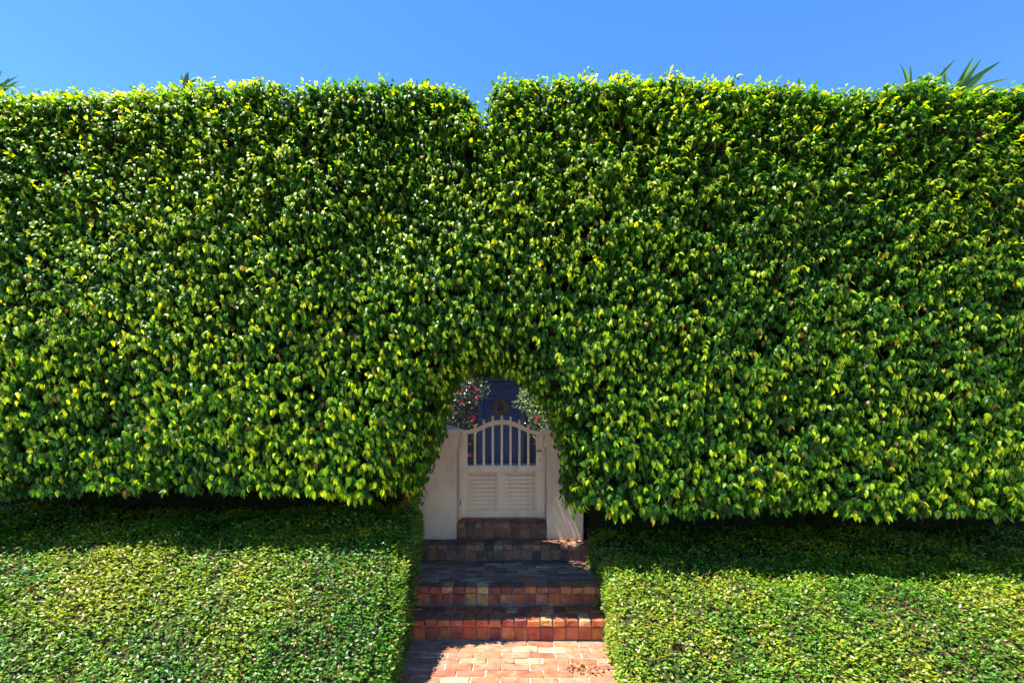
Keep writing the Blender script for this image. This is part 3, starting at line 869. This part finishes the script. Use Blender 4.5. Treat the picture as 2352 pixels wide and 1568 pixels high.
    Nn = up * .8 + nr * rng.uniform(.2, .9, n)[:, None] + rng.normal(0, .42, (n, 3)) + np.array([[0, -1.3, 0]]) * (seek * rng.uniform(.3, 1.2, n))[:, None]
    L = rng.uniform(.022, .038, n); W = L * rng.uniform(.42, .58, n)
    patch = .75 * vnoise(p[:, 0] * 1.6, p[:, 1] * 1.6, seed=53) + .6 * vnoise(p[:, 0] * 4.5, p[:, 1] * 5, seed=55) + rng.normal(0, .38, n) + (off + .02) * 8
    yv = np.clip(.5 + .55 * patch, 0, 1)[:, None]
    c0 = np.array([.03, .14, .012]); c1 = np.array([.105, .25, .012]); c2 = np.array([.32, .36, .018])
    C = np.where(yv < .5, c0 + (c1 - c0) * yv * 2, c1 + (c2 - c1) * (yv * 2 - 1)) * rng.uniform(.75, 1.25, n)[:, None]
    bp = np.clip(.05 + .11 * vnoise(p[:, 0] * 2.2, p[:, 1] * 2.2, seed=57) + .05 * vnoise(p[:, 0] * 7, p[:, 1] * 7, seed=58), .01, .3)
    u = rng.uniform(0, 1, n)
    sel = u < bp; C[sel] = np.array([.26, .14, .06]) * rng.uniform(.5, 1.3, sel.sum())[:, None]
    sel = (u > .97); C[sel] = np.array([.36, .27, .03]) * rng.uniform(.6, 1.1, sel.sum())[:, None]
    me = leaves_mesh('foliage', p, A, Nn, L, W, rng.normal(.3, .35, n), rng.uniform(0, .4, n), C, T_SMALL_V, T_SMALL_F, org)
    tag(put('foliage', me, M_LOW, root, org), kind='stuff')
    # bare twig ends between the leaves
    n = 5200
    i = rng.integers(0, len(p), n)
    q = p[i] - nr[i] * .04
    d = unit(nr[i] * .6 + rng.normal(0, .7, (n, 3)))
    tag(put('twig_ends', sticks_mesh('twig_ends', q, q + d * rng.uniform(.04, .1, n)[:, None], np.full(n, .0013), org), M_TWIG, root, org), kind='stuff')
    # long bare shoots leaning over the path and out of the top
    for k in range(16):
        yy = random.uniform(3.4, 5.0); z0 = random.uniform(.12, .5)
        x0 = float(edge(yy)) + sg * .02
        e = Vector((x0 - sg * random.uniform(.06, .16), yy + random.uniform(-.08, .05), z0 + random.uniform(-.01, .1)))
        MB().tube([(x0, yy, z0), ((x0 + e.x) / 2, yy, z0 + .02), e], [.0022, .0018, .001], 4).build('twig', M_TWIG, root, True)
    for k in range(12):
        xx = sg * random.uniform(1.2, 4.0); yy = random.uniform(3.4, 4.3); z0 = float(H(np.array([xx]), np.array([yy]))[0])
        a = random.uniform(0, 6.3)
        MB().tube([(xx, yy, z0 - .05), (xx + .03 * math.cos(a), yy + .03 * math.sin(a), z0 + .04), (xx + .07 * math.cos(a), yy + .07 * math.sin(a), z0 + random.uniform(.06, .14))], [.002, .0018, .001], 4).build('twig', M_TWIG, root, True)
    return H, edge
H_L, E_L = low_hedge(0)
H_R, E_R = low_hedge(1)

# ================================================================== DRY LEAVES
dead = []
for q in range(6):
    cc = np.array([[(.25, .11, .04), (.33, .17, .07), (.16, .07, .03), (.40, .26, .12), (.42, .17, .02), (.20, .03, .01)][q]])
    m_ = leaves_mesh('fallen_leaf', z3, np.array([[1.0, 0, 0]]), np.array([[0, 0, 1.0]]), np.array([1.0]), np.array([.5]), np.array([random.uniform(.4, 1.3)]), np.array([.6]), cc, T_FIG_V, T_FIG_F)
    m_.materials.append(M_DEAD); dead.append(m_)
def dry(kind, x, y, z, s, label, group=None, flat=True):
    o = put('fallen_leaf', dead[kind], None, None, (x, y, z))
    o.rotation_euler = (random.uniform(-.5, .5), random.uniform(-.15, .2), random.uniform(0, 6.28)); o.scale = (s, s, s)
    tag(o, label, 'leaf', group)
for k in range(46):
    a = random.gauss(0, 1); c = random.gauss(0, 1)
    dry(random.choice((0, 0, 1, 2, 3)), min(.53 + .085 * a, .70), 3.80 + .055 * c, .012 + random.uniform(0, .012), random.uniform(.03, .05),
        'small dry brown leaf in the litter heap on the sunlit brick path', 'dry leaves heaped on the path')
for k in range(14):
    dry(random.choice((0, 1, 2)), random.uniform(.5, .82), random.uniform(5.25, 5.6), Z2 + .006, random.uniform(.03, .045),
        'small dry brown leaf scattered on the wide brick landing by the hedge', 'dry leaves on the brick landing')
def on_low(kind, xp, yp, H, label, s=.075):
    best = None
    for Y in np.arange(3.1, 5.9, .01):
        p = px(xp, yp, Y)
        if float(H(np.array([p.x]), np.array([Y]))[0]) >= p.z: best = p; break
    if best is None: return
    dry(kind, best.x, best.y - .01, best.z + .015, s, label)
on_low(4, 1812, 1250, H_R, 'orange fallen leaf lying on the shaded top of the shorter low hedge', .09)
on_low(4, 1950, 1312, H_R, 'yellow orange curled leaf at the shade edge on the shorter low hedge', .06)
on_low(5, 82, 1355, H_L, 'red brown fallen leaf lying on the taller low hedge', .085)
on_low(3, 1330 + 260, 1300, H_R, 'pale straw coloured leaf lying on the shorter low hedge', .06)

# ================================================================== HOUSE WITH NAVY DOOR
YD = 13.7
house = empty('house', (-.3, YD + 1, .70))
tag(house, 'house with a dark porch and a navy panelled front door beyond the gate', 'house')
def dpx(v): return (((1060 + v / 7.13) * .9408) - 1176) / (FPX / YD)
def dpz(v): return EYE - ((900 + v / 7.13) * .9408 - HY) / (FPX / YD)
dx0, dx1 = dpx(852), dpx(1478)
dz0, dz1 = dpz(1640), dpz(225)
MB().box(-6, dx0 - .09, YD + .1, YD + .3, .69, 4.2).build('wall', M_HOUSE, house)
MB().box(dx1 + .09, 6, YD + .1, YD + .3, .69, 4.2).build('wall', M_HOUSE, house)
MB().box(dx0 - .089, dx1 + .089, YD + .101, YD + .299, dz1 + .09, 4.199).build('wall', M_HOUSE, house)
MB().box(-3.2, 2.6, YD - 1.5, YD + .097, 3.602, 3.75).build('porch_roof', M_ROOF, house)
MB().box(-1.59, 1.04, YD - 2.0, YD + .32, .60, dz0 - .004).build('porch_floor', M_JOINT, house)
MB().add([(-6.4, YD - .2, 4.1), (6.4, YD - .2, 4.1), (6.4, YD + 6, 4.1), (-6.4, YD + 6, 4.1), (-4, YD + 3, 5.6), (4, YD + 3, 5.6)], [(0, 1, 5, 4), (1, 2, 5), (2, 3, 4, 5), (3, 0, 4), (0, 3, 2, 1)]).build('roof', M_ROOF, house)
MB().box(dx0 - .3, dx1 + .3, YD + .302, YD + .4, .69, 4.0).build('door_light_stop', M_HOUSE, house)  # added dark box behind the door, blocks light leaking round its edges
fr = MB().box(dx0 - .13, dx0 - .004, YD - .03, YD + .16, dz0, dz1 + .13, .01).build('door_frame', M_NAVY, house)
MB().box(dx1 + .004, dx1 + .13, YD - .03, YD + .16, dz0, dz1 + .13, .01).build('door_frame', M_NAVY, house)
MB().box(dx0 - .003, dx1 + .003, YD - .029, YD + .159, dz1 + .004, dz1 + .129, .01).build('door_frame', M_NAVY, house)
door = MB().box(dx0, dx1, YD + .03, YD + .075, dz0 + .005, dz1, .004).build('front_door', M_NAVY, house)
def panel(a, c, t_, b_):
    x0, x1, z1, z0 = dpx(a), dpx(c), dpz(t_), dpz(b_)
    m = MB()
    w = .03
    for (p, q, r_, s_) in ((x0, x0 + w, z0, z1), (x1 - w, x1, z0, z1), (x0 + w, x1 - w, z0, z0 + w), (x0 + w, x1 - w, z1 - w, z1)):
        m.box(p, q, YD + .006, YD + .035, r_ + .0007, s_ - .0007, .009)
    m.box(x0 + w + .03, x1 - w - .03, YD + .012, YD + .034, z0 + w + .03, z1 - w - .03, .012)
    m.build('panel', M_NAVY, door)
for a, c in ((915, 1125), (1190, 1405)):
    panel(a, c, 300, 495)
    panel(a, c, 1195, 1560)
panel(915, 1405, 555, 1085)
k_ = MB().tube([(dx1 - .08, YD + .03, dz0 + .95), (dx1 - .08, YD - .02, dz0 + .95), (dx1 - .08, YD - .045, dz0 + .95)], [.012, .014, .028], 10)
k_.build('door_knob', M_METAL, door, True)
# wreath
wc = Vector((dpx(1162), YD - .035, dpz(672)))
b = MB(); rw = random.Random(3)
for k in range(170):
    a0 = rw.uniform(0, 6.283); ln = rw.uniform(.5, 1.3); r0 = rw.uniform(.105, .19); dr = rw.uniform(-.03, .05); dy = rw.uniform(-.035, .03)
    pts = []
    for q in range(4):
        a = a0 + ln * q / 3; r_ = r0 + dr * q / 3 + rw.uniform(-.008, .008)
        pts.append((wc.x + r_ * math.cos(a), wc.y + dy + rw.uniform(-.006, .006), wc.z + r_ * math.sin(a)))
    b.tube(pts, rw.uniform(.003, .007), 4)
wr = b.build('wreath', M_WREATH); tag(wr, 'brown dried vine wreath hanging on the navy front door', 'wreath')
n = 420
a = rng.uniform(0, 2 * np.pi, n); r_ = rng.uniform(.10, .205, n)
P = np.stack([wc.x + r_ * np.cos(a), wc.y - rng.uniform(0, .05, n), wc.z + r_ * np.sin(a)], 1)
C = np.array([[.22, .12, .06]]) * rng.uniform(.3, 2.0, n)[:, None]
me = leaves_mesh('dried_leaves', P, rng.normal(0, 1, (n, 3)), np.array([[0, -1.0, .3]]) + rng.normal(0, .5, (n, 3)), rng.uniform(.025, .05, n), rng.uniform(.012, .022, n), rng.normal(.4, .5, n), rng.uniform(0, .4, n), C, T_SMALL_V, T_SMALL_F, tuple(wr.location))
tag(put('dried_leaves', me, M_DEAD, wr, wr.location), kind='stuff')

# ================================================================== FLOWERING BUSHES IN THE COURTYARD
def bush(blobs, nleaf, cols, label, flowers, base_):
    root = empty('flowering_bush', base_)
    tag(root, label, 'bush', 'flowering bushes in the courtyard')
    for k in range(5):
        tgt = random.choice(blobs)[0]
        MB().tube([(base_[0] + random.uniform(-.08, .08), base_[1] + random.uniform(-.08, .08), base_[2] - .02), (base_[0] * .5 + tgt[0] * .5, base_[1], (base_[2] + tgt[2]) / 2 - .1), tgt], [.02, .014, .006], 6).build('stem', M_BARK, root, True)
    P = []; O = []
    wts = np.array([r[0] * r[1] for _, r in blobs]); wts = wts / wts.sum()
    for (c, r), w in zip(blobs, wts):
        n = int(nleaf * w)
        d = unit(rng.normal(0, 1, (n, 3)))
        rad = rng.uniform(.45, 1.0, n) ** .5 + .38 * vnoise(d[:, 0] * 2.6 + c[0] * 9, d[:, 1] * 2.6, d[:, 2] * 2.6 + c[2] * 5, seed=61)
        P.append(np.array(c)[None] + d * np.array(r)[None] * rad[:, None]); O.append(d)
    P = np.concatenate(P); O = np.concatenate(O); n = len(P)
    ok = P[:, 2] > base_[2] + .05
    P = P[ok]; O = O[ok]; n = len(P)
    C = np.array(cols)[rng.integers(0, len(cols), n)] * rng.uniform(.7, 1.2, n)[:, None]
    L = rng.uniform(.035, .07, n)
    me = leaves_mesh('foliage', P, O + rng.normal(0, .7, (n, 3)), up + O * .6 + rng.normal(0, .5, (n, 3)), L, L * .5, rng.normal(.4, .4, n), rng.uniform(0, .4, n), C, T_SMALL_V, T_SMALL_F, base_)
    tag(put('foliage', me, M_BUSH, root, base_), kind='stuff')
    for p in flowers:
        m = 9
        q = np.tile(np.array([p]), (m, 1)) + rng.normal(0, .012, (m, 3))
        me = leaves_mesh('flower', q, rng.normal(0, 1, (m, 3)) + np.array([[0, -.5, 0]]), np.array([[0, -1.0, .6]]) + rng.normal(0, .5, (m, 3)), rng.uniform(.022, .04, m), rng.uniform(.02, .032, m), rng.normal(.3, .3, m), rng.uniform(0, .3, m),
                         np.array([[.42, .012, .05]]) * rng.uniform(.6, 1.2, m)[:, None], T_SMALL_V, T_SMALL_F, p)
        put('flower', me, M_RED, root, p)
def z3p(x, y, Y): return tuple(px((1060 + x / 7.13) * .9408, (900 + y / 7.13) * .9408, Y))
YBU = 8.2
bush([((-1.05, YBU + .2, 2.15), (.46, .4, .45)), ((-.78, YBU + .3, 2.42), (.34, .3, .30)), ((-.95, YBU + .1, 1.6), (.42, .4, .45)), ((-1.0, YBU + .2, 1.15), (.42, .4, .42)), ((-1.5, YBU + .2, 1.6), (.45, .4, .8))], 7500,
     [(.03, .05, .02), (.05, .075, .03), (.08, .10, .05), (.20, .21, .12), (.045, .04, .03), (.02, .035, .012), (.03, .045, .02), (.05, .05, .03)],
     'dark leaved flowering bush with several red blooms left of the navy door', [z3p(x, y, YBU - .22) for x, y in ((440, 390), (600, 320), (735, 345), (740, 505), (480, 600), (300, 655), (680, 835), (688, 890), (450, 1150), (600, 1500), (215, 810))], (-1.1, YBU + .2, .69))
bush([((.70, YBU + .2, 2.0), (.46, .4, .45)), ((.40, YBU + .3, 2.35), (.34, .3, .28)), ((.82, YBU, 1.5), (.46, .4, .5)), ((.80, YBU + .1, 1.0), (.42, .4, .4)), ((1.3, YBU + .2, 1.6), (.45, .4, .8))], 8500,
     [(.34, .40, .15), (.24, .32, .08), (.14, .22, .05), (.07, .13, .03), (.30, .32, .15), (.04, .08, .02), (.03, .06, .015)],
     'pale variegated bush with two red blooms right of the navy door', [z3p(x, y, YBU - .30) for x, y in ((1790, 850), (1775, 910), (1735, 1110))], (.95, YBU + .2, .69))

# ================================================================== PALMS BEHIND THE HEDGE
def palm(label, Y, trunk_px, fans, base_w):
    """fans: (hub picture x, y, [(angle from vertical, length in px)...])"""
    s = FPX / Y
    top = px(trunk_px[0], trunk_px[1], Y)
    root = empty('fan_palm', (top.x, Y, .69))
    tag(root, label, 'palm', 'palms rising behind the tall hedge')
    MB().tube([(top.x - .1, Y, .66), (top.x + .05, Y, 2.2), (top.x, Y, 4.0), tuple(top)], [.13, .10, .09, .07], 10).build('trunk', M_BARK, root, True)
    for hx_, hy_, bl in fans:
        hub = px(hx_, hy_, Y - random.uniform(0, .3))
        fr_ = MB().tube([tuple(top), tuple((top + hub) / 2 + Vector((0, 0, .04))), tuple(hub)], [.016, .011, .008], 6).build('frond', M_TWIG, root, True)
        n = len(bl)
        ang = np.array([R(a) for a, _ in bl]); ln = np.array([l * 1.15 + 8 for _, l in bl]) / s
        A = np.stack([np.sin(ang), rng.uniform(-.35, .2, n), np.cos(ang)], 1)
        P = np.tile(np.array([tuple(hub)]), (n, 1))
        C = np.array([[.10, .21, .03]]) * rng.uniform(.6, 1.4, n)[:, None]
        me = leaves_mesh('blades', P, A, np.array([[.2, -1.0, .25]]) + rng.normal(0, .18, (n, 3)), ln, np.full(n, base_w * 1.3) * rng.uniform(.7, 1.15, n), rng.normal(.22, .15, n), rng.uniform(.2, .5, n), C, T_BLADE_V, T_BLADE_F, tuple(hub))
        put('blades', me, M_PALM, fr_, tuple(hub))
dn = [(130, 50), (160, 55), (200, 50), (235, 50)]
palm('fan palm with two wide sprays of blades showing over the hedge', 7.4, (2150, 300),
     [(2085, 222, [(-13, 62), (1, 52), (7, 72), (-60, 30)] + dn), (2122, 218, [(11, 52), (38, 70), (62, 62), (-30, 25)] + dn), (2165, 212, [(4, 62), (9, 50)] + dn),
      (2190, 212, [(27, 48), (33, 96), (40, 74), (46, 92), (58, 88), (75, 86), (66, 50), (-25, 26)] + dn), (2215, 210, [(50, 62), (80, 70), (95, 50)] + dn)], .055)
palm('fan palm with only a few small blade tips showing over the hedge', 7.0, (428, 280), [(425, 205, [(-12, 26), (2, 30), (14, 28), (28, 26), (40, 24)] + dn)], .05)
palm('fan palm with drooping blade tips showing where the hedge leaves the view', 7.0, (-30, 300), [(-25, 215, [(35, 46), (55, 58), (66, 66), (75, 72), (20, 40)] + dn), (5, 212, [(-5, 18), (30, 26), (60, 34)] + dn)], .05)
